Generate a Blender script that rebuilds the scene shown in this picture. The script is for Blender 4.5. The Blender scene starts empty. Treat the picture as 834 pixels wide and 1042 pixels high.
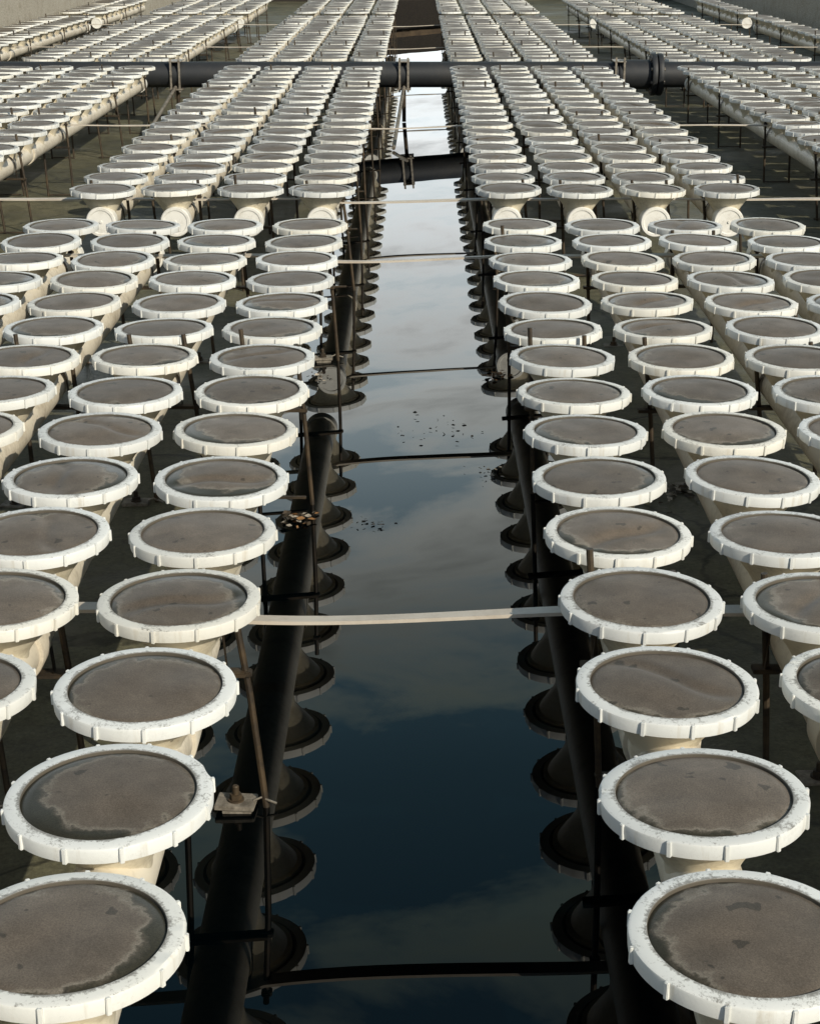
import bpy, bmesh, math, random
from mathutils import Vector, Matrix, noise
random.seed(7)
R = math.radians
scn = bpy.context.scene
COL = scn.collection

# ------------------------------------------------------------------ measures (metres)
H_CAM = 1.40
PITCH = 19.8
DR = 0.126            # diffuser radius
ZTOP = 0.40           # top of the white rings
ZPIPE = 0.280
ZWATER = -0.020      # water level under the tank's centre line
RPIPE = 0.050
ROW = 0.3006
COLSP = 0.2837
XL, XR = -0.3718, 0.3466
S_Y0 = [None, 6.491, 12.70, 18.91]
NEAR_Y0 = 5.686       # farthest row of the nearest rack, rows come towards the camera

# ------------------------------------------------------------------ materials
def new_mat(name):
    m = bpy.data.materials.new(name); m.use_nodes = True
    nt = m.node_tree
    return m, nt, nt.nodes, nt.links, nt.nodes['Principled BSDF']
def N(nt, kind, **kw):
    n = nt.nodes.new(kind)
    for k, v in kw.items(): setattr(n, k, v)
    return n
def ramp(nt, stops, interp='LINEAR'):
    n = nt.nodes.new('ShaderNodeValToRGB'); cr = n.color_ramp; cr.interpolation = interp
    while len(cr.elements) > 1: cr.elements.remove(cr.elements[-1])
    cr.elements[0].position = stops[0][0]; cr.elements[0].color = col4(stops[0][1])
    for p, c in stops[1:]:
        e = cr.elements.new(p); e.color = col4(c)
    return n
def col4(c):
    if isinstance(c, (int, float)): return (c, c, c, 1)
    return (c[0], c[1], c[2], 1)
def mixc(nt, fac, a, b, blend='MIX'):
    n = nt.nodes.new('ShaderNodeMix'); n.data_type = 'RGBA'; n.blend_type = blend
    L = nt.links
    if isinstance(fac, (int, float)): n.inputs[0].default_value = fac
    else: L.new(fac, n.inputs[0])
    for s, v in ((6, a), (7, b)):
        if isinstance(v, (tuple, list, float, int)): n.inputs[s].default_value = col4(v)
        else: L.new(v, n.inputs[s])
    return n.outputs[2]
def math_n(nt, op, a, b=None, clamp=False):
    n = nt.nodes.new('ShaderNodeMath'); n.operation = op; n.use_clamp = clamp
    for i, v in enumerate((a, b)):
        if v is None: continue
        if isinstance(v, (int, float)): n.inputs[i].default_value = v
        else: nt.links.new(v, n.inputs[i])
    return n.outputs[0]
def rand_coord(nt, amount=60.0):
    """object coordinates, moved by a number of the object's own, so copies differ"""
    tc = N(nt, 'ShaderNodeTexCoord'); oi = N(nt, 'ShaderNodeObjectInfo')
    cb = N(nt, 'ShaderNodeCombineXYZ')
    r = math_n(nt, 'MULTIPLY', oi.outputs['Random'], amount)
    r2 = math_n(nt, 'MULTIPLY', oi.outputs['Random'], amount * 7.31)
    nt.links.new(r, cb.inputs[0]); nt.links.new(r2, cb.inputs[1]); nt.links.new(r, cb.inputs[2])
    ad = N(nt, 'ShaderNodeVectorMath', operation='ADD')
    nt.links.new(tc.outputs['Object'], ad.inputs[0]); nt.links.new(cb.outputs[0], ad.inputs[1])
    return ad.outputs[0], tc, oi
def noise_n(nt, vec, scale, detail=5, rough=0.55, dist=0.0):
    n = N(nt, 'ShaderNodeTexNoise'); n.inputs['Scale'].default_value = scale
    n.inputs['Detail'].default_value = detail; n.inputs['Roughness'].default_value = rough
    n.inputs['Distortion'].default_value = dist
    nt.links.new(vec, n.inputs['Vector']); return n.outputs['Fac']
def bump(nt, h, strength, dist, b):
    n = N(nt, 'ShaderNodeBump'); n.inputs['Strength'].default_value = strength; n.inputs['Distance'].default_value = dist
    nt.links.new(h, n.inputs['Height']); nt.links.new(n.outputs[0], b.inputs['Normal'])

def mat_ring(name, grime):
    m, nt, ns, L, b = new_mat(name)
    v, tc, oi = rand_coord(nt)
    n1 = noise_n(nt, v, 26, 6, 0.7)
    n2 = noise_n(nt, v, 210, 5, 0.8)
    n3 = noise_n(nt, v, 9, 3, 0.5)
    geo = N(nt, 'ShaderNodeNewGeometry')
    sx = N(nt, 'ShaderNodeSeparateXYZ'); L.new(tc.outputs['Object'], sx.inputs[0])
    # radius -> grime near the inner lip
    xy = N(nt, 'ShaderNodeCombineXYZ'); L.new(sx.outputs[0], xy.inputs[0]); L.new(sx.outputs[1], xy.inputs[1])
    ln = N(nt, 'ShaderNodeVectorMath', operation='LENGTH'); L.new(xy.outputs[0], ln.inputs[0])
    lip = N(nt, 'ShaderNodeMapRange'); L.new(ln.outputs['Value'], lip.inputs[0])
    lip.inputs[1].default_value = 0.1125; lip.inputs[2].default_value = 0.1058
    lip.inputs[3].default_value = 0.0; lip.inputs[4].default_value = 0.15
    sn = N(nt, 'ShaderNodeSeparateXYZ'); L.new(geo.outputs['Normal'], sn.inputs[0])
    topf = math_n(nt, 'GREATER_THAN', sn.outputs[2], 0.6)
    a = math_n(nt, 'MULTIPLY', n1, 0.48); a = math_n(nt, 'ADD', a, math_n(nt, 'MULTIPLY', n2, 0.56)); a = math_n(nt, 'ADD', a, math_n(nt, 'MULTIPLY', topf, grime))
    inner = math_n(nt, 'LESS_THAN', ln.outputs['Value'], 0.1060)
    a = math_n(nt, 'ADD', a, math_n(nt, 'MULTIPLY', lip.outputs[0], topf))
    a = math_n(nt, 'ADD', a, inner)
    r1 = ramp(nt, [(0.555, 0), (0.585, 0.35), (0.64, 0.85), (0.80, 1)]); L.new(a, r1.inputs[0])
    fac = math_n(nt, 'MULTIPLY', r1.outputs[0], math_n(nt, 'ADD', math_n(nt, 'MAXIMUM', math_n(nt, 'MULTIPLY', topf, 0.72), math_n(nt, 'MULTIPLY', inner, 0.86)), 0.12))
    base = mixc(nt, n3, (0.64, 0.65, 0.61), (0.75, 0.76, 0.73))
    tone = ramp(nt, [(0.0, 0.80), (1.0, 1.0)]); L.new(oi.outputs['Random'], tone.inputs[0])
    base = mixc(nt, 1.0, base, tone.outputs[0], 'MULTIPLY')
    yel = math_n(nt, 'FRACT', math_n(nt, 'MULTIPLY', oi.outputs['Random'], 37.0))
    yr = ramp(nt, [(0.45, 0.0), (1.0, 0.5)]); L.new(yel, yr.inputs[0])
    base = mixc(nt, yr.outputs[0], base, (0.70, 0.65, 0.52))
    mp = N(nt, 'ShaderNodeMapping'); mp.inputs['Scale'].default_value = (1, 1, 0.08); L.new(v, mp.inputs[0])
    n5 = noise_n(nt, mp.outputs[0], 55, 4, 0.6)
    dr = ramp(nt, [(0.56, 0.0), (0.74, 0.55)]); L.new(n5, dr.inputs[0])
    side = math_n(nt, 'SUBTRACT', 1.0, topf)
    base = mixc(nt, math_n(nt, 'MULTIPLY', dr.outputs[0], side), base, (0.40, 0.34, 0.24))
    c = mixc(nt, fac, base, (0.085, 0.072, 0.052))
    L.new(c, b.inputs['Base Color']); b.inputs['Roughness'].default_value = 0.55
    bump(nt, n2, 0.25, 0.0012, b)
    return m

def mat_membrane():
    m, nt, ns, L, b = new_mat('weathered_membrane')
    v, tc, oi = rand_coord(nt)
    sx = N(nt, 'ShaderNodeSeparateXYZ'); L.new(tc.outputs['Object'], sx.inputs[0])
    # standing damp is pushed to one side of each membrane
    ang = math_n(nt, 'MULTIPLY', oi.outputs['Random'], 91.0)
    ox = math_n(nt, 'ADD', sx.outputs[0], math_n(nt, 'MULTIPLY', math_n(nt, 'SINE', ang), 0.018))
    oy = math_n(nt, 'ADD', sx.outputs[1], math_n(nt, 'MULTIPLY', math_n(nt, 'COSINE', ang), 0.018))
    xy = N(nt, 'ShaderNodeCombineXYZ'); L.new(ox, xy.inputs[0]); L.new(oy, xy.inputs[1])
    ln = N(nt, 'ShaderNodeVectorMath', operation='LENGTH'); L.new(xy.outputs[0], ln.inputs[0])
    n1 = noise_n(nt, v, 22, 5, 0.55, 0.3)
    n2 = noise_n(nt, v, 480, 3, 0.7)
    n3 = noise_n(nt, v, 75, 5, 0.65)
    n4 = noise_n(nt, v, 34, 2, 0.5)
    t = math_n(nt, 'ADD', math_n(nt, 'MULTIPLY', ln.outputs['Value'], 6.9), math_n(nt, 'MULTIPLY', n1, 0.50))
    t = math_n(nt, 'ADD', t, math_n(nt, 'MULTIPLY', n3, 0.13))
    t = math_n(nt, 'SUBTRACT', t, math_n(nt, 'MULTIPLY', math_n(nt, 'FRACT', math_n(nt, 'MULTIPLY', oi.outputs['Random'], 57.0)), 0.24))
    # dry centre -> pale tide line -> dark damp edge
    r1 = ramp(nt, [(0.0, (0.110, 0.088, 0.067)), (0.60, (0.114, 0.092, 0.070)), (0.86, (0.122, 0.100, 0.077)),
                   (0.925, (0.180, 0.158, 0.125)), (0.955, (0.070, 0.060, 0.044)), (1.0, (0.034, 0.031, 0.021))])
    L.new(t, r1.inputs[0])
    # small round drip stains
    sp = ramp(nt, [(0.675, 0), (0.70, 1)]); L.new(n4, sp.inputs[0])
    c = mixc(nt, math_n(nt, 'MULTIPLY', sp.outputs[0], 0.72), r1.outputs[0], (0.036, 0.032, 0.025))
    gr = ramp(nt, [(0.28, 0.66), (0.72, 1.36)]); L.new(n2, gr.inputs[0])
    c = mixc(nt, 1.0, c, gr.outputs[0], 'MULTIPLY')
    cl = ramp(nt, [(0.3, 0.80), (0.7, 1.18)]); L.new(n1, cl.inputs[0])
    c = mixc(nt, 1.0, c, cl.outputs[0], 'MULTIPLY')
    tone = ramp(nt, [(0.0, 0.80), (1.0, 1.12)]); L.new(oi.outputs['Random'], tone.inputs[0])
    c = mixc(nt, 1.0, c, tone.outputs[0], 'MULTIPLY')
    L.new(c, b.inputs['Base Color'])
    rr = ramp(nt, [(0.0, 0.55), (0.92, 0.50), (0.99, 0.30)]); L.new(t, rr.inputs[0]); L.new(rr.outputs[0], b.inputs['Roughness'])
    b.inputs["Specular IOR Level"].default_value = 0.17
    bump(nt, n2, 0.25, 0.0008, b)
    return m

def mat_plastic(name, c1, c2, dirt, scale, rough=0.5, amt=0.6):
    m, nt, ns, L, b = new_mat(name)
    v, tc, oi = rand_coord(nt)
    n1 = noise_n(nt, v, scale, 6, 0.65); n2 = noise_n(nt, v, scale * 9, 4, 0.7)
    base = mixc(nt, n1, c1, c2)
    a = math_n(nt, 'ADD', math_n(nt, 'MULTIPLY', n1, 0.6), math_n(nt, 'MULTIPLY', n2, 0.4))
    r1 = ramp(nt, [(0.48, 0), (0.68, 1)]); L.new(a, r1.inputs[0])
    c = mixc(nt, math_n(nt, 'MULTIPLY', r1.outputs[0], amt), base, dirt)
    L.new(c, b.inputs['Base Color']); b.inputs['Roughness'].default_value = rough
    bump(nt, n2, 0.15, 0.001, b)
    return m

def mat_metal(name, c1, c2, scale, rough=0.6, metallic=0.3):
    m, nt, ns, L, b = new_mat(name)
    v, tc, oi = rand_coord(nt)
    n1 = noise_n(nt, v, scale, 6, 0.7)
    r1 = ramp(nt, [(0.36, c1), (0.64, c2)]); L.new(n1, r1.inputs[0])
    L.new(r1.outputs[0], b.inputs['Base Color']); b.inputs['Roughness'].default_value = rough
    b.inputs['Metallic'].default_value = metallic
    bump(nt, n1, 0.3, 0.001, b)
    return m

def mat_floor():
    m, nt, ns, L, b = new_mat('damp_concrete_floor')
    tc = N(nt, 'ShaderNodeTexCoord'); v = tc.outputs['Object']
    n1 = noise_n(nt, v, 1.3, 6, 0.6, 0.4); n2 = noise_n(nt, v, 14, 6, 0.7); n3 = noise_n(nt, v, 120, 3, 0.7)
    r1 = ramp(nt, [(0.34, (0.048, 0.047, 0.027)), (0.5, (0.084, 0.080, 0.047)), (0.68, (0.125, 0.116, 0.070))]); L.new(n1, r1.inputs[0])
    r2 = ramp(nt, [(0.3, 0.6), (0.7, 1.35)]); L.new(n2, r2.inputs[0])
    c = mixc(nt, 1.0, r1.outputs[0], r2.outputs[0], 'MULTIPLY')
    r3 = ramp(nt, [(0.3, 0.7), (0.7, 1.3)]); L.new(n3, r3.inputs[0])
    c = mixc(nt, 1.0, c, r3.outputs[0], 'MULTIPLY')
    vo = N(nt, 'ShaderNodeTexVoronoi', feature='DISTANCE_TO_EDGE'); vo.inputs['Scale'].default_value = 1.1
    wv = N(nt, 'ShaderNodeVectorMath', operation='ADD'); cn = N(nt, 'ShaderNodeTexNoise'); cn.inputs['Scale'].default_value = 5; cn.inputs['Detail'].default_value = 5; L.new(v, cn.inputs['Vector'])
    sc_ = N(nt, 'ShaderNodeVectorMath', operation='SCALE'); sc_.inputs['Scale'].default_value = 0.25; L.new(cn.outputs['Color'], sc_.inputs[0])
    L.new(v, wv.inputs[0]); L.new(sc_.outputs[0], wv.inputs[1]); L.new(wv.outputs[0], vo.inputs['Vector'])
    ck = ramp(nt, [(0.0, 0.35), (0.006, 0.5), (0.012, 1.0)]); L.new(vo.outputs['Distance'], ck.inputs[0])
    c = mixc(nt, 1.0, c, ck.outputs[0], 'MULTIPLY')
    sl_ = ramp(nt, [(0.56, 0.0), (0.66, 0.6)]); L.new(noise_n(nt, v, 3.5, 5, 0.6, 0.5), sl_.inputs[0])
    c = mixc(nt, sl_.outputs[0], c, (0.105, 0.094, 0.064))
    L.new(c, b.inputs['Base Color'])
    rr = ramp(nt, [(0.35, 0.42), (0.6, 0.85)]); L.new(n1, rr.inputs[0]); L.new(rr.outputs[0], b.inputs['Roughness'])
    b.inputs['Specular IOR Level'].default_value = 0.3
    h = math_n(nt, 'ADD', n2, math_n(nt, 'MULTIPLY', n3, 0.3)); bump(nt, h, 0.5, 0.006, b)
    return m

def mat_wall(name, c1, c2, dark):
    m, nt, ns, L, b = new_mat(name)
    tc = N(nt, 'ShaderNodeTexCoord'); v = tc.outputs['Object']
    mp = N(nt, 'ShaderNodeMapping'); mp.inputs['Scale'].default_value = (1.0, 1.0, 0.35); L.new(v, mp.inputs[0])
    n1 = noise_n(nt, mp.outputs[0], 3.0, 7, 0.7, 0.3); n2 = noise_n(nt, v, 60, 4, 0.75); n3 = noise_n(nt, v, 9, 5, 0.7)
    c = mixc(nt, n1, c1, c2)
    r = ramp(nt, [(0.40, 0.65), (0.55, 1.0), (0.66, 1.25)]); L.new(n2, r.inputs[0]); c = mixc(nt, 1.0, c, r.outputs[0], 'MULTIPLY')
    r = ramp(nt, [(0.5, 0), (0.7, 0.7)]); L.new(n3, r.inputs[0]); c = mixc(nt, r.outputs[0], c, dark)
    L.new(c, b.inputs['Base Color']); b.inputs['Roughness'].default_value = 0.9
    bump(nt, math_n(nt, 'ADD', n2, n3), 0.6, 0.015, b)
    return m

def mat_water():
    m, nt, ns, L, b = new_mat('still_dark_water')
    b.inputs['Base Color'].default_value = (0.0002, 0.0010, 0.0014, 1)
    b.inputs['Roughness'].default_value = 0.0
    b.inputs['IOR'].default_value = 1.333
    b.inputs['Specular IOR Level'].default_value = 0.5
    tc = N(nt, 'ShaderNodeTexCoord')
    n = noise_n(nt, tc.outputs['Object'], 2.2, 2, 0.5)
    bump(nt, n, 0.05, 0.004, b)
    return m

M = dict(
    ring=mat_ring('white_ring_plastic', 0.0), ring_dirty=mat_ring('grimy_ring_plastic', 0.10), ring_far=mat_ring('stained_ring_plastic', 0.20), membrane=mat_membrane(),
    body=mat_plastic('cream_saddle_plastic', (0.70, 0.64, 0.50), (0.60, 0.54, 0.40), (0.30, 0.24, 0.15), 14),
    pipe=mat_plastic('aged_cream_pipe', (0.66, 0.61, 0.50), (0.54, 0.48, 0.37), (0.20, 0.16, 0.11), 7),
    cap=mat_plastic('white_cap_plastic', (0.76, 0.75, 0.70), (0.66, 0.65, 0.58), (0.30, 0.26, 0.2), 18, 0.5, 0.45),
    rod=mat_metal('dark_rusty_rod', (0.020, 0.016, 0.012), (0.075, 0.052, 0.028), 20),
    plate=mat_metal('scaled_galvanised_plate', (0.10, 0.085, 0.065), (0.30, 0.27, 0.22), 45, 0.75, 0.2),
    strap=mat_plastic('bleached_strap', (0.52, 0.47, 0.39), (0.42, 0.37, 0.30), (0.26, 0.20, 0.14), 10, 0.6, 0.4),
    header=mat_plastic('dark_header_pipe', (0.012, 0.014, 0.016), (0.020, 0.022, 0.024), (0.06, 0.053, 0.042), 3, 0.6, 0.35),
    steel=mat_metal('weathered_steel', (0.16, 0.14, 0.11), (0.36, 0.32, 0.26), 30, 0.5, 0.5),
    floor=mat_floor(), water=mat_water(),
    wall=mat_wall('rough_concrete', (0.30, 0.27, 0.21), (0.40, 0.37, 0.30), (0.20, 0.17, 0.12)),
    endwall=mat_wall('shade_toned_concrete', (0.018, 0.014, 0.010), (0.028, 0.022, 0.015), (0.012, 0.010, 0.008)),  # near-black: the shade at the far end is put into the wall colour
    wood=mat_metal('weathered_timber', (0.05, 0.033, 0.018), (0.11, 0.075, 0.04), 8, 0.8, 0.0),
    leaf=mat_metal('dead_leaf', (0.16, 0.070, 0.018), (0.27, 0.15, 0.06), 40, 0.8, 0.0),
    greyleaf=mat_metal('bleached_leaf', (0.20, 0.17, 0.13), (0.42, 0.38, 0.31), 40, 0.8, 0.0),
    ground=mat_wall('dry_ground', (0.14, 0.12, 0.08), (0.19, 0.16, 0.11), (0.08, 0.07, 0.05)),
)

# ------------------------------------------------------------------ mesh helpers
def finish(bm, name, mats, smooth_angle=None):
    bmesh.ops.recalc_face_normals(bm, faces=bm.faces[:])
    me = bpy.data.meshes.new(name); bm.to_mesh(me); bm.free()
    for m in (mats if isinstance(mats, (list, tuple)) else [mats]): me.materials.append(m)
    if smooth_angle is not None:
        me.polygons.foreach_set('use_smooth', [True] * len(me.polygons))
        me.set_sharp_from_angle(angle=R(smooth_angle))
    return me
def link(me, name, parent=None, loc=(0, 0, 0), rot=(0, 0, 0)):
    o = bpy.data.objects.new(name, me); COL.objects.link(o)
    o.location = loc; o.rotation_euler = rot
    if parent: o.parent = parent
    return o
def tag(o, label, cat, group=None, kind=None):
    if label: o['label'] = label
    if cat: o['category'] = cat
    if group: o['group'] = group
    if kind: o['kind'] = kind
    return o
def root(name, loc, label, cat, group=None):
    return tag(link(None, name, None, loc), label, cat, group)
def lathe(bm, prof, seg, mi=0, close=False):
    """prof = [(r, z)...] around z"""
    rings = []
    for r, z in prof:
        if r < 1e-6: rings.append([bm.verts.new((0, 0, z))])
        else: rings.append([bm.verts.new((r * math.cos(2 * math.pi * i / seg), r * math.sin(2 * math.pi * i / seg), z)) for i in range(seg)])
    prs = list(zip(rings, rings[1:]))
    if close: prs.append((rings[-1], rings[0]))
    for a, b in prs:
        for i in range(seg):
            j = (i + 1) % seg
            if len(a) == 1 and len(b) == 1: continue
            if len(a) == 1: f = bm.faces.new((a[0], b[i], b[j]))
            elif len(b) == 1: f = bm.faces.new((a[i], b[0], a[j]))
            else: f = bm.faces.new((a[i], b[i], b[j], a[j]))
            f.material_index = mi
def tube(bm, pts, rad, seg=10, mi=0, caps=True):
    pts = [Vector(p) for p in pts]
    rings = []
    for i, p in enumerate(pts):
        d = (pts[min(i + 1, len(pts) - 1)] - pts[max(i - 1, 0)]).normalized()
        up = Vector((0, 0, 1)) if abs(d.z) < 0.9 else Vector((0, 1, 0))
        s = d.cross(up).normalized(); u = s.cross(d)
        r = rad[i] if isinstance(rad, (list, tuple)) else rad
        rings.append([bm.verts.new(p + s * r * math.cos(2 * math.pi * k / seg) + u * r * math.sin(2 * math.pi * k / seg)) for k in range(seg)])
    for a, b in zip(rings, rings[1:]):
        for i in range(seg):
            j = (i + 1) % seg
            bm.faces.new((a[i], a[j], b[j], b[i])).material_index = mi
    if caps:
        bm.faces.new(rings[0][::-1]).material_index = mi; bm.faces.new(rings[-1]).material_index = mi
def box(bm, c, s, mi=0, rot=None, bevel=0.0):
    mt = Matrix.Translation(c) @ (rot.to_4x4() if rot else Matrix.Identity(4)) @ Matrix.Diagonal((s[0], s[1], s[2], 1))
    r = bmesh.ops.create_cube(bm, size=1.0, matrix=mt)
    fs = {f for v in r['verts'] for f in v.link_faces}
    for f in fs: f.material_index = mi
    if bevel:
        es = list({e for v in r['verts'] for e in v.link_edges})
        bmesh.ops.bevel(bm, geom=es, offset=bevel, segments=2, affect='EDGES')

# ------------------------------------------------------------------ diffuser pieces (z = 0 at the underside of the ring)
RING_H = 0.026
def ring_bm(seg=72, tabs=12, bm=None, mi=0):
    bm = bm or bmesh.new()
    ri = 0.1055
    prof = [(ri, 0.010), (ri, RING_H - 0.0007), (ri + 0.0007, RING_H), (DR - 0.004, RING_H), (DR - 0.001, RING_H - 0.0015),
            (DR, RING_H - 0.004), (DR - 0.0012, 0.0058), (DR - 0.004, 0.0048), (0.100, 0.0048), (0.100, 0.012)]
    lathe(bm, prof, seg, mi, close=True)
    for k in range(tabs):
        a = 2 * math.pi * (k + 0.3) / tabs
        rot = Matrix.Rotation(a, 3, 'Z')
        box(bm, rot @ Vector((DR + 0.0004, 0, 0.0150)), (0.0044, 0.0056, 0.0200), mi, rot, 0.0008)
    return bm
def membrane_mesh(i):
    bm = bmesh.new(); rr = 0.1062
    nr, seg = 14, 56
    rings = []
    off = Vector((i * 13.7, i * 5.1, 2.2))
    for a in range(nr + 1):
        t = a / nr; row = []
        for k in range(seg if a else 1):
            th = 2 * math.pi * k / seg
            x, y = rr * t * math.cos(th), rr * t * math.sin(th)
            d = 0.0062 * (1 - t * t)
            w = (1 - t ** 4)
            d += w * 0.0040 * noise.noise(Vector((x * 11, y * 11, 0)) + off)
            if i in (2, 5):      # a soft crease
                c = math.cos(i * 1.3); s = math.sin(i * 1.3)
                q = x * c + y * s + 0.012 * math.sin(30 * (x * s - y * c)); d -= w * 0.0055 * math.exp(-(q - 0.02) ** 2 / 0.00018)
            row.append(bm.verts.new((x, y, 0.0232 - 0.0022 * max(0, (t - 0.93) / 0.07) + d)))
        rings.append(row)
    for a, b in zip(rings, rings[1:]):
        for k in range(seg):
            j = (k + 1) % seg
            if len(a) == 1: bm.faces.new((a[0], b[k], b[j]))
            else: bm.faces.new((a[k], b[k], b[j], a[j]))
    return finish(bm, 'membrane', M['membrane'], 60)
NECK = ZPIPE - (ZTOP - RING_H)        # pipe axis below the underside
BODY = [(0.0985, 0.004), (0.0985, -0.001), (0.089, -0.003), (0.072, -0.026), (0.057, -0.046), (0.051, -0.056), (0.047, NECK + 0.03), (0.045, NECK + 0.01)]
def body_mesh():
    bm = bmesh.new()
    lathe(bm, [(0, 0.010), (0.0985, 0.010)] + BODY, 48)
    return finish(bm, 'diffuser', M['body'], 40)
def ring_variant(i, mat):
    bm = ring_bm(); rnd = random.Random(i)
    ox, k = rnd.random() * 50, rnd.uniform(0.5, 1.0)
    chips = [rnd.uniform(0, 6.28) for _ in range(rnd.randint(1, 3))]
    for v in bm.verts:
        a = math.atan2(v.co.y, v.co.x); r = math.hypot(v.co.x, v.co.y)
        q = Vector((math.cos(a) * 1.2 + ox, math.sin(a) * 1.2, 0.5))
        v.co.z += 0.0007 * k * noise.noise(q)                       # slightly warped
        dr = 0.0 if r < 0.11 else 0.0009 * k * noise.noise(q + Vector((9, 0, 0)))
        if r > 0.124:
            for c in chips:
                d = abs((a - c + math.pi) % (2 * math.pi) - math.pi)
                if d < 0.05 and v.co.z > 0.020: v.co.z -= 0.0016; dr -= 0.0014
        v.co.x += dr * math.cos(a); v.co.y += dr * math.sin(a)
    return finish(bm, 'retaining_ring', mat, 35)
ring_me = [ring_variant(i, M['ring']) for i in range(6)]
ring2_me = [ring_variant(i + 10, M['ring_dirty']) for i in range(3)]
mem_me = [membrane_mesh(i) for i in range(8)]
body_me = body_mesh()
def small_mesh():
    bm = bmesh.new()
    lathe(bm, [(0, 0.010), (0.0985, 0.010)] + BODY, 24, 0)
    ring_bm(32, 12, bm, 1)
    lathe(bm, [(0.1065, 0.0212), (0.100, 0.0235), (0.07, 0.0265), (0.03, 0.0290), (0, 0.0293)], 32, 2)
    return finish(bm, 'diffuser', [M['body'], M['ring_far'], M['membrane']], 40)
small_me = small_mesh()
def cap_mesh():
    bm = bmesh.new()      # axis z; outer face at +z
    lathe(bm, [(RPIPE + 0.001, -0.055), (RPIPE + 0.0075, -0.055), (RPIPE + 0.008, -0.052), (RPIPE + 0.008, -0.004), (RPIPE + 0.005, 0.0), (RPIPE - 0.004, 0.0),
               (RPIPE - 0.007, -0.003), (0.006, -0.003), (0.005, 0.001), (0, 0.001)], 40)
    return finish(bm, 'end_cap', M['cap'], 35)
cap_me = cap_mesh()
def band_mesh():
    bm = bmesh.new(); lathe(bm, [(RPIPE, -0.03), (RPIPE + 0.006, -0.03), (RPIPE + 0.007, -0.027), (RPIPE + 0.007, 0.027), (RPIPE + 0.006, 0.03), (RPIPE, 0.03)], 36)
    return finish(bm, 'coupling', M['pipe'], 35)
band_me = band_mesh()
pipe_cache = {}
def pipe_mesh(n):
    if n in pipe_cache: return pipe_cache[n]
    bm = bmesh.new(); l0, l1 = -0.05, (n - 1) * ROW + 0.05
    k = max(2, int((l1 - l0) / 0.25))
    tube(bm, [(0, l0 + (l1 - l0) * i / k, 0) for i in range(k + 1)], RPIPE, 36)
    pipe_cache[n] = finish(bm, 'pipe', M['pipe'], 35); return pipe_cache[n]

ORD = ['first', 'second', 'third', 'fourth', 'fifth', 'sixth']
def make_pipe(x, y0, n, label, group, detail, far_cap=True):
    r = root('diffuser_pipe', (x, y0, 0), label, 'aeration pipe', group)
    dx = random.uniform(-0.004, 0.004)
    link(pipe_mesh(n), 'pipe', r, (dx, 0, ZPIPE))
    link(cap_me, 'end_cap', r, (dx, -0.078, ZPIPE), (R(90), 0, 0))
    if far_cap: link(cap_me, 'end_cap', r, (dx, (n - 1) * ROW + 0.078, ZPIPE), (R(-90), 0, 0))
    link(band_me, 'coupling', r, (dx, ROW * (random.randint(3, 6) + 0.28), ZPIPE), (R(90), 0, 0))
    for k in range(n):
        rot = (R(random.gauss(0, 0.85)), R(random.gauss(0, 0.85)), random.uniform(0, 6.28))
        loc = (random.gauss(0, 0.0025), k * ROW + random.gauss(0, 0.003), ZTOP - RING_H + random.gauss(0, 0.0012))
        if detail:
            d = link(body_me, 'diffuser', r, loc, rot)
            link(random.choice(ring_me if detail == 2 else ring2_me), 'retaining_ring', d); link(random.choice(mem_me), 'membrane', d)
        else:
            link(small_me, 'diffuser', r, loc, rot)
    return r

# ------------------------------------------------------------------ stands
LEAN = 0.040
def rod_mesh(top, lean):
    bm = bmesh.new()
    tube(bm, [(lean, 0, -0.07), (lean * 0.5, 0.001, top * 0.5), (0, 0, top)], 0.0058, 8)
    # nuts gripping the clamp bars
    for z in (ZPIPE - 0.066, ZPIPE + 0.056):
        t = z / top; box(bm, (lean * (1 - t), 0, z + 0.006), (0.019, 0.019, 0.010), 0, None, 0.002)
    return finish(bm, 'rod', M['rod'], 40)
rod_me = {(t, l): rod_mesh(t, l) for t in (0.365, 0.392, 0.41, 0.43) for l in (0.02, 0.035, 0.05)}
def clamp_mesh():
    bm = bmesh.new()
    box(bm, (0.006, 0, ZPIPE - 0.0585), (0.165, 0.026, 0.008), 0, None, 0.001)
    # strap over the pipe
    pts = [(-0.058, ZPIPE - 0.054)] + [((RPIPE + 0.004) * math.cos(a), ZPIPE + (RPIPE + 0.004) * math.sin(a)) for a in [math.pi * (1 - i / 12) for i in range(13)]] + [(0.058, ZPIPE - 0.054)]
    vs = []
    for x, z in pts:
        vs.append([bm.verts.new((x, s * 0.011, z)) for s in (-1, 1)])
    for a, b in zip(vs, vs[1:]): bm.faces.new((a[0], a[1], b[1], b[0]))
    bmesh.ops.solidify(bm, geom=bm.faces[-(len(pts) - 1):], thickness=0.003)
    return finish(bm, 'clamp', M['rod'], 40)
clamp_me = clamp_mesh()
def foot_mesh():
    bm = bmesh.new()
    box(bm, (0, 0, 0.008), (0.068, 0.050, 0.008), 0, None, 0.0015)
    box(bm, (0.004, -0.002, 0.0), (0.05, 0.036, 0.010), 0, None, 0.001)
    return finish(bm, 'foot_plate', M['plate'], 40)
def bolt_mesh():
    bm = bmesh.new()
    lathe(bm, [(0, 0.012), (0.014, 0.012), (0.014, 0.015), (0, 0.015)], 16)
    lathe(bm, [(0, 0.015), (0.0105, 0.015), (0.0105, 0.024), (0, 0.024)], 6)
    lathe(bm, [(0, 0.024), (0.0058, 0.024), (0.0058, 0.038), (0.004, 0.040), (0, 0.040)], 12)
    return finish(bm, 'anchor_bolt', M['rod'], 40)
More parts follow.
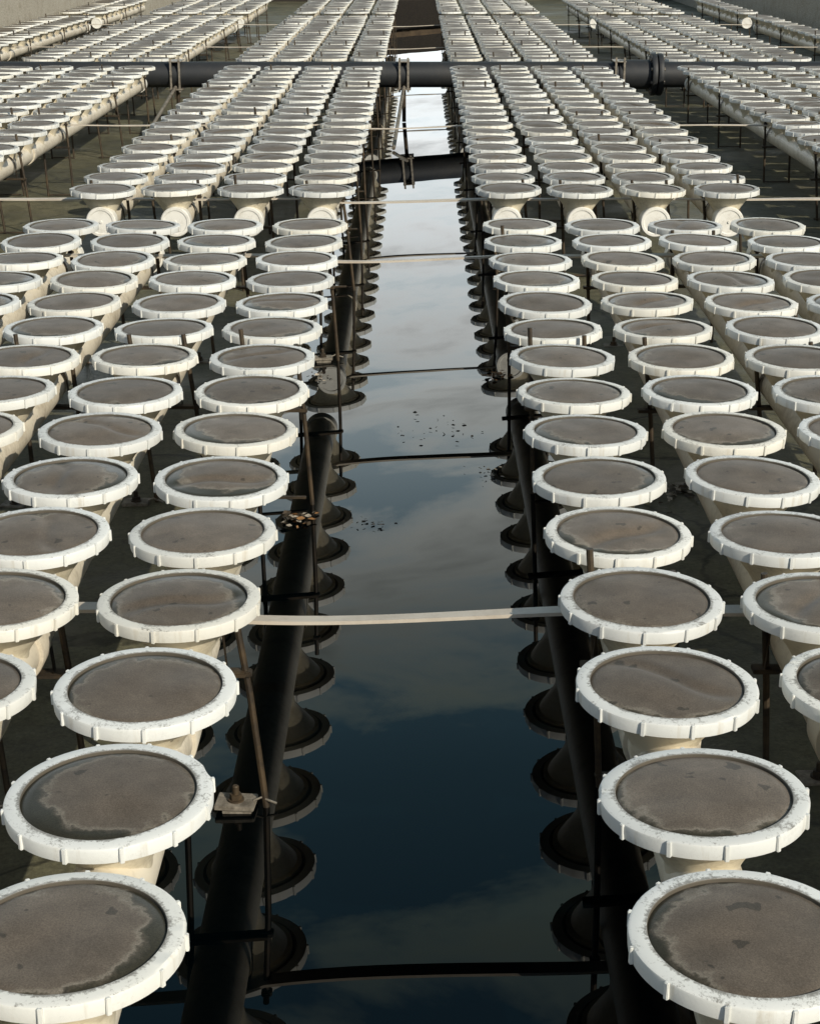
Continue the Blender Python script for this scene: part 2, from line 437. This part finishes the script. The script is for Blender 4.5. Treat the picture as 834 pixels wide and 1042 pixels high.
def wire_mesh(l):
    bm = bmesh.new()
    tube(bm, [(0.03, 0, 0.012), (0.045, 0.003, 0.018), (0.055 , 0, 0.014), (0.055 + l * 0.3, -0.002, 0.010)], 0.0022, 6)
    return finish(bm, 'tie_wire', M['steel'], 60)
foot_me, bolt_me, wire_me = foot_mesh(), bolt_mesh(), wire_mesh(0.05)
bar_bm = bmesh.new(); box(bar_bm, (0.02, 0, 0.020), (0.13, 0.012, 0.006), 0, None, 0.001); bar_me = finish(bar_bm, 'foot_bar', M['rod'], 40)
def make_stand(x, y, label, group, feet, full):
    r = root('pipe_stand', (x, y, 0.0), label, 'pipe stand', group)
    l = random.choice((0.02, 0.035, 0.05))
    for s in (-1, 1):
        link(rod_me[(random.choice((0.365, 0.392, 0.41) if feet else (0.392, 0.41, 0.43)), l)], 'rod', r, (s * 0.068, random.uniform(-0.004, 0.004), 0))
        if feet:
            f = link(foot_me, 'foot_plate', r, (s * 0.068 + l - 0.055, random.uniform(-0.01, 0.01), -0.014 + 0.042 * max(-0.8, min(0.8, x))), (0, 0, random.uniform(-0.12, 0.12)))
            link(bolt_me, 'anchor_bolt', f); link(wire_me, 'tie_wire', f)
    link(clamp_me, 'clamp', r)
    if not feet: link(bar_me, 'foot_bar', r, (0, 0, -0.018 + 0.042 * max(-0.8, min(0.8, x))))
    return r

# ------------------------------------------------------------------ the racks
RACKS = ['nearest rack', 'second rack', 'third rack', 'farthest rack']
GRP = {1: 'by the channel', 2: 'middle bank', 3: 'outer bank by the wall'}
STANDS = {0: (5.42, 10.55, 15.38), 1: (0.46, 4.72, 8.58, 13.4, 17.5), 2: (0.5, 4.6, 8.5, 13.4, 17.5), 3: (0.5, 4.6, 8.5)}
def columns():
    for side in (-1, 1):
        w = 'left' if side < 0 else 'right'
        x1 = XL if side < 0 else XR
        for c in range(4): yield side, w, 1, c, x1 + side * c * COLSP
        b2 = x1 + side * 1.578
        for c in range(4): yield side, w, 2, c, b2 + side * c * COLSP
        b3 = side * (3.50 if side < 0 else 3.58)
        for c in range(2 if side < 0 else 1): yield side, w, 3, c, b3 + side * c * COLSP
for side, w, g, c, x in columns():
    for s in range(4):
        if s == 0 and g > 1: continue
        if s == 1 and g > 2: continue
        if s == 0:
            n = 17; y0 = NEAR_Y0 - ROW * (n - 1)
        else:
            n = 19 if s < 3 else 11; y0 = S_Y0[s]
        if g == 1: where = f'{ORD[c]} {{}} {w} of the water channel, {RACKS[s]}'
        elif g == 2: where = f'{ORD[c]} {{}} of the {w} middle bank, {RACKS[s]}'
        elif side < 0: where = f'{ORD[c]} {{}} of the left wall-side bank, {RACKS[s]}'
        else: where = f'only {{}} along the right wall, {RACKS[s]}'
        make_pipe(x, y0, n, where.format('white disc-topped pipe'), 'white diffuser pipes in parallel racks', 2 - s if s < 2 else 0, s != 3)
        ks = STANDS[s]
        for i, k in enumerate(ks):
            y = y0 + k * ROW + random.uniform(-0.02, 0.02)
            pos = {0: 'front', len(ks) - 1: 'rearmost'}.get(i, ORD[i])
            make_stand(x, y, f'{pos} rod stand under ' + where.format('pipe'), 'black rod stands carrying the pipes', s == 0 and not (g == 1 and c == 0 and (side > 0 or i == 1)), True)

# ------------------------------------------------------------------ straps across the racks
def make_strap(y, x0, x1, z, sag, label, w=0.030):
    bm = bmesh.new(); n = int((x1 - x0) / 0.05)
    prev = None
    for i in range(n + 1):
        x = x0 + (x1 - x0) * i / n
        t = (x - XL) / (XR - XL)
        dz = -sag * 6.75 * t * (1 - t) ** 2 * (1.0 if t < 1 else 0) if 0 < t < 1 else 0.0015 * math.sin(x * 9)
        if -0.32 < x < 0.30: dz -= 0.012 * (0.30 - x) / 0.62
        dy = 0.004 * math.sin(x * 3 + y)
        tw = 0.10 * math.sin(x * 4 + y * 2)
        c, s_ = math.cos(tw), math.sin(tw)
        ring = [bm.verts.new((x, y + dy + a * c - b * s_, z + dz + a * s_ + b * c)) for a, b in ((-w / 2, -0.003), (w / 2, -0.003), (w / 2, 0.003), (-w / 2, 0.003))]
        if prev:
            for k in range(4): bm.faces.new((prev[k], prev[(k + 1) % 4], ring[(k + 1) % 4], ring[k]))
        else: bm.faces.new(ring)
        prev = ring
    bm.faces.new(prev[::-1])
    o = link(finish(bm, 'cross_strap', M['strap'], 40), 'cross_strap'); tag(o, label, 'strap', 'pale straps tying the pipes together')
ZS = 0.3365
make_strap(2.488, -1.75, 1.75, ZS, 0.013, 'widest pale flat strap crossing the water channel nearest the camera')
make_strap(5.455, -1.75, 1.75, ZS, 0.010, 'pale strap crossing the channel at the far end of the nearest rack')
make_strap(6.617, -3.80, 3.70, ZS, 0.004, 'thin pale strap behind the front caps of the second rack', 0.026)
make_strap(9.065, -3.80, 3.70, ZS, 0.010, 'thin pale strap crossing halfway along the second rack', 0.026)
make_strap(14.63, -3.80, 3.70, ZS, 0.010, 'thin pale strap crossing beyond the dark header pipe', 0.026)
make_strap(17.66, -3.80, 3.70, ZS, 0.010, 'thin pale strap near the far end of the third rack', 0.026)

# ------------------------------------------------------------------ dark header pipe
HY, HZ, HR = 12.30, 0.315, 0.090
hp = root('header_pipe', (0, HY, 0), 'thick dark header pipe crossing the whole tank between the racks', 'pipe')
bm = bmesh.new(); tube(bm, [(-3.93 + i * 0.25, 0, HZ) for i in range(32)] + [(4.28, 0, HZ)], HR, 40); link(finish(bm, 'pipe', M['header'], 40), 'pipe', hp)
def xlathe(prof, seg, mat, nm, x):
    bm = bmesh.new(); lathe(bm, prof, seg); me = finish(bm, nm, mat, 35); return link(me, nm, hp, (x, 0, HZ), (0, R(90), 0))
xlathe([(HR, -0.11), (HR + 0.012, -0.11), (HR + 0.014, -0.10), (HR + 0.014, 0.11), (HR, 0.11)], 40, M['header'], 'coupling', 1.55)
for dx in (-0.022, 0.022):
    fl = xlathe([(HR - 0.002, -0.017), (0.146, -0.017), (0.148, -0.014), (0.148, 0.014), (0.146, 0.017), (HR - 0.002, 0.017)], 48, M['header'], 'flange', 1.71 + dx)
    for k in range(8):
        a = 2 * math.pi * (k + 0.5) / 8
        b_ = bmesh.new(); s = -1 if dx < 0 else 1
        lathe(b_, [(0, 0.017), (0.012, 0.017), (0.012, 0.028), (0, 0.028)] if s > 0 else [(0, -0.017), (0.012, -0.017), (0.012, -0.028), (0, -0.028)], 6)
        link(finish(b_, 'bolt', M['steel'], 40), 'bolt', fl, (0.120 * math.cos(a), 0.120 * math.sin(a), 0))
for x, who in ((-1.73, 'left'), (-0.10, 'mid'), (1.44, 'right')):
    lab = {'left': 'steel header support with upright bars, between the left banks', 'mid': 'steel header support standing in the water channel',
           'right': 'steel header support beside the bolted flange'}[who]
    r = root('header_support', (x, HY, 0), lab, 'pipe support', 'steel supports holding the dark header pipe')
    for s in (-1, 1):
        b_ = bmesh.new(); box(b_, (s * 0.030, -HR - 0.010, HZ + 0.005), (0.014, 0.010, 0.24), 0, None, 0.001)
        link(finish(b_, 'upright_bar', M['steel'], 40), 'upright_bar', r)
    b_ = bmesh.new(); box(b_, (0, 0, HZ - HR - 0.006), (0.10, 0.22, 0.010), 0, None, 0.001); box(b_, (0, 0, HZ + HR + 0.006), (0.085, 0.21, 0.006), 0, None, 0.001)
    link(finish(b_, 'saddle', M['steel'], 40), 'saddle', r)
    b_ = bmesh.new(); tube(b_, [(0.0, 0.02, -0.02), (0.0, 0.02, HZ - HR - 0.010)], 0.014, 10); link(finish(b_, 'post', M['rod'], 40), 'post', r)
    b_ = bmesh.new(); tube(b_, [(0, -HR - 0.010, HZ - HR + 0.01), (-0.055, -1.50, -0.012)], 0.012, 10); link(finish(b_, 'brace', M['steel'], 40), 'brace', r)

# ------------------------------------------------------------------ setting: floor, water, walls
def fnoise(y, k): return 0.035 * noise.noise(Vector((k * 31.0, y * 1.7, 0.3))) + 0.015 * noise.noise(Vector((k * 11.0, y * 6.0, 4.3)))
EDGE_L, EDGE_R = -0.50, 0.50
TILT = math.tan(R(2.4))       # water and floor are tilted to shift the reflections sideways
def floor_z(x, y):
    e = x - (EDGE_R + fnoise(y, 1)) if x > 0 else (EDGE_L + fnoise(y, 2)) - x
    t = max(0, min(1, (e + 0.05) / 0.10)); t = t * t * (3 - 2 * t)
    rough = 0.004 * noise.noise(Vector((x * 5, y * 5, 1.0)))
    return ZWATER - 0.016 + t * 0.030 + rough + TILT * max(-0.8, min(0.8, x))
bm = bmesh.new()
xs = [-4.05, -3.6, -3.0, -2.4, -1.9, -1.5, -1.2, -1.0, -0.85, -0.75] + [-0.7 + 0.02 * i for i in range(18)] + [-0.3, -0.15, 0, 0.15, 0.3] + [0.36 + 0.02 * i for i in range(18)] + [0.75, 0.85, 1.0, 1.2, 1.5, 1.9, 2.4, 3.0, 3.6, 4.35]
ys = [-1.5 + 0.06 * i for i in range(200)] + [10.5 + 0.25 * i for i in range(80)] + [30.6]
g = [[bm.verts.new((x, y, floor_z(x, y))) for x in xs] for y in ys]
for a, b in zip(g, g[1:]):
    for i in range(len(xs) - 1): bm.faces.new((a[i], a[i + 1], b[i + 1], b[i]))
tag(link(finish(bm, 'floor', M['floor'], 60), 'floor'), None, None, None, 'structure')
bm = bmesh.new()
vs = [bm.verts.new(p) for p in ((-0.75, -1.5, -0.75 * TILT + ZWATER), (0.75, -1.5, 0.75 * TILT + ZWATER), (0.75, 30.3, 0.75 * TILT + ZWATER), (-0.75, 30.3, -0.75 * TILT + ZWATER))]
bm.faces.new(vs); tag(link(finish(bm, 'water', M['water']), 'water'), None, None, None, 'structure')
bm = bmesh.new()
vs = [bm.verts.new(p) for p in ((-600, -600, -0.25), (600, -600, -0.25), (600, 600, -0.25), (-600, 600, -0.25))]
bm.faces.new(vs); tag(link(finish(bm, 'ground', M['ground']), 'ground'), None, None, None, 'structure')
def wall(c, s, mat, label):
    bm = bmesh.new(); box(bm, (0, 0, 0), s, 0, None, 0.02)
    tag(link(finish(bm, 'concrete_wall', mat, 30), 'concrete_wall', None, c), label, 'wall')
wall((-4.15, 14.5, 0.44), (0.40, 33.0, 1.16), M['wall'], 'rough beige concrete tank wall along the left edge')
wall((4.50, 14.5, 0.21), (0.40, 33.0, 0.90), M['wall'], 'rough grey concrete tank wall along the right edge')
wall((0.14, 30.55, 0.36), (8.26, 0.40, 1.00), M['endwall'], 'dark concrete wall closing the far end of the channel')

bm = bmesh.new(); box(bm, (0, 0, 0), (1.6, 0.06, 0.09), 0, None, 0.006)
tag(link(finish(bm, 'timber_rail', M['wood'], 30), 'timber_rail', None, (0.1, 30.317, 0.52)), 'brown timber rail fixed to the dark far end wall', 'rail')

def leaves(name, x, y, sx, sy, n, mats, label, size=0.011, z=None):
    bm = bmesh.new()
    for i in range(n):
        px, py = random.gauss(0, sx), random.gauss(0, sy)
        a = random.uniform(0, 6.28); l = size * random.uniform(0.5, 1.3); w = l * random.uniform(0.4, 0.7)
        t = random.uniform(-0.5, 0.5); zz = random.uniform(0.001, 0.008)
        pts = [(-l, 0, 0), (-l * 0.3, w, l * 0.25), (l * 0.5, w * 0.8, l * 0.1), (l, 0, l * 0.2), (l * 0.5, -w * 0.8, -0.0), (-l * 0.3, -w, l * 0.1), (0, 0, -l * 0.05)]
        m_ = Matrix.Rotation(a, 3, 'Z') @ Matrix.Rotation(t, 3, 'X')
        vs = [bm.verts.new(m_ @ Vector(p) + Vector((px, py, zz))) for p in pts]
        for k in range(6):
            bm.faces.new((vs[6], vs[k], vs[(k + 1) % 6])).material_index = i % len(mats)
    base = (TILT * x + ZWATER + 0.002) if z is None else z
    tag(link(finish(bm, name, mats, None), name, None, (x, y, base)), label, 'leaf litter', None, 'stuff')
leaves('leaf_litter', -0.300, 3.92, 0.030, 0.028, 30, [M['greyleaf'], M['rod'], M['leaf'], M['rod']], 'pale and brown leaves caught at the left water edge')
leaves('leaf_litter', 0.250, 5.22, 0.020, 0.024, 26, [M['leaf']], 'orange brown leaves caught at the right water edge')
leaves('leaf_litter', 0.180, 4.22, 0.022, 0.030, 18, [M['rod'], M['greyleaf']], 'dark leaf scraps floating beside the right rack', 0.006)
leaves('leaf_litter', 0.640, 3.95, 0.050, 0.045, 40, [M['rod'], M['greyleaf'], M['rod']], 'grey leaves heaped on the floor between the right pipes', 0.013, 0.022)
leaves('leaf_litter', -0.330, 5.28, 0.025, 0.03, 18, [M['greyleaf'], M['rod']], 'dull leaf scraps around a foot plate left of the channel', 0.008)
leaves('leaf_litter', 0.020, 4.68, 0.060, 0.110, 24, [M['rod']], 'tiny dark specks floating in the middle of the channel', 0.006)
leaves('leaf_litter', -0.120, 3.86, 0.030, 0.020, 16, [M['rod'], M['greyleaf']], 'small row of specks floating left of the channel middle', 0.006)

# ------------------------------------------------------------------ camera, light, sky
cam = bpy.data.cameras.new('camera'); co = bpy.data.objects.new('camera', cam); COL.objects.link(co)
cam.sensor_fit = 'VERTICAL'; cam.sensor_height = 24; cam.lens = 24 * 1690 / 1042
cam.shift_x = -8 / 1042
cam.clip_start = 0.05; cam.clip_end = 2000
co.location = (0, 0, H_CAM); co.rotation_euler = (R(90 - PITCH), 0, 0)
scn.camera = co

SUN_EL, SUN_AZ = 31.0, 142.0     # azimuth clockwise from +Y: behind the camera, a little to the right
sd = Vector((math.sin(R(SUN_AZ)) * math.cos(R(SUN_EL)), math.cos(R(SUN_AZ)) * math.cos(R(SUN_EL)), math.sin(R(SUN_EL))))
sl = bpy.data.lights.new('sun', 'SUN'); sl.energy = 4.7; sl.angle = R(0.5); sl.color = (1.0, 0.925, 0.79)
so = bpy.data.objects.new('sun', sl); COL.objects.link(so); so.rotation_euler = sd.to_track_quat('Z', 'Y').to_euler()

w = bpy.data.worlds.new('World'); scn.world = w; w.use_nodes = True
nt = w.node_tree; L = nt.links; bg = nt.nodes['Background']
sky = N(nt, 'ShaderNodeTexSky', sky_type='NISHITA'); sky.sun_disc = False
sky.sun_elevation = R(SUN_EL); sky.sun_rotation = R(SUN_AZ); sky.air_density = 1.0; sky.dust_density = 0.6; sky.ozone_density = 0.8
tc = N(nt, 'ShaderNodeTexCoord'); sp = N(nt, 'ShaderNodeSeparateXYZ'); L.new(tc.outputs['Generated'], sp.inputs[0])
zz = math_n(nt, 'ADD', math_n(nt, 'MAXIMUM', sp.outputs[2], 0.0), 0.12)
cb = N(nt, 'ShaderNodeCombineXYZ')
L.new(math_n(nt, 'DIVIDE', sp.outputs[0], zz), cb.inputs[0]); L.new(math_n(nt, 'MULTIPLY', math_n(nt, 'DIVIDE', sp.outputs[1], zz), 1.7), cb.inputs[1])
n1 = noise_n(nt, cb.outputs[0], 2.3, 8, 0.58, 0.35)
n2 = noise_n(nt, cb.outputs[0], 0.55, 3, 0.5)
cv = math_n(nt, 'ADD', math_n(nt, 'MULTIPLY', n1, 0.75), math_n(nt, 'MULTIPLY', n2, 0.35))
# a bank of bright haze and cloud low in the sky opposite the sun, broken cloud above it, thin streaks higher up
el = sp.outputs[2]
fr = N(nt, 'ShaderNodeMapRange', interpolation_type='SMOOTHSTEP'); L.new(sp.outputs[1], fr.inputs[0])
fr.inputs[1].default_value = 0.05; fr.inputs[2].default_value = 0.62      # the bank stands in the quarter opposite the sun
veil = ramp(nt, [(0.0, 1.0), (0.25, 0.95), (0.31, 0.88), (0.36, 0.80), (0.42, 0.70), (0.50, 0.6), (0.60, 0.45), (1.0, 0.2)]); L.new(el, veil.inputs[0])
vcol = ramp(nt, [(0.0, (16.5, 17.8, 18.2)), (0.12, (16.5, 18, 18.5)), (0.20, (16, 17.6, 18.0)), (0.27, (11.5, 13.8, 14.6)), (0.33, (7.0, 9.4, 10.4)), (0.37, (4.6, 6.9, 7.9)), (0.42, (2.4, 4.8, 5.9)), (0.48, (1.5, 3.5, 4.3)), (0.56, (1.1, 3.0, 3.8)), (1.0, (1.5, 4, 6))]); L.new(el, vcol.inputs[0])
veilf = math_n(nt, 'MULTIPLY', veil.outputs[0], fr.outputs[0])
skyv = mixc(nt, veilf, sky.outputs[0], mixc(nt, 1.0, vcol.outputs[0], (1.16, 1.16, 1.16), 'MULTIPLY'))
bias = ramp(nt, [(0.0, 0.05), (0.22, 0.06), (0.31, 0.07), (0.42, 0.02), (0.55, 0.03), (1.0, 0.0)]); L.new(el, bias.inputs[0])
cv2 = math_n(nt, 'ADD', cv, bias.outputs[0])
cr = ramp(nt, [(0.545, 0.0), (0.60, 0.5), (0.66, 0.85), (0.80, 0.95)]); L.new(cv2, cr.inputs[0])
crf = math_n(nt, 'MULTIPLY', cr.outputs[0], math_n(nt, 'ADD', math_n(nt, 'MULTIPLY', fr.outputs[0], 0.8), 0.2))
lum = ramp(nt, [(0.0, (19, 19.5, 19.5)), (0.16, (19.5, 20, 20)), (0.24, (19, 19.4, 19)), (0.30, (16.5, 17, 16)), (0.36, (12.6, 13, 12)), (0.40, (8.6, 9.2, 8.3)), (0.45, (7.0, 8.4, 7.2)), (0.55, (6.2, 8.0, 6.7)), (0.70, (5, 6, 5.5)), (1.0, (5, 5.5, 5.2))]); L.new(el, lum.inputs[0])
shade = ramp(nt, [(0.42, 1.14), (0.55, 0.92), (0.68, 0.55)]); L.new(n1, shade.inputs[0])
cc = mixc(nt, 1.0, mixc(nt, 1.0, lum.outputs[0], (1.16, 1.16, 1.16), 'MULTIPLY'), shade.outputs[0], 'MULTIPLY')
skyc = mixc(nt, crf, skyv, cc)
L.new(skyc, bg.inputs['Color']); bg.inputs['Strength'].default_value = 0.086

scn.view_settings.view_transform = 'Standard'; scn.view_settings.look = 'None'
scn.view_settings.gamma = 1; scn.view_settings.exposure = 0.0; scn.view_settings.use_curve_mapping = False
scn.render.engine = 'CYCLES'
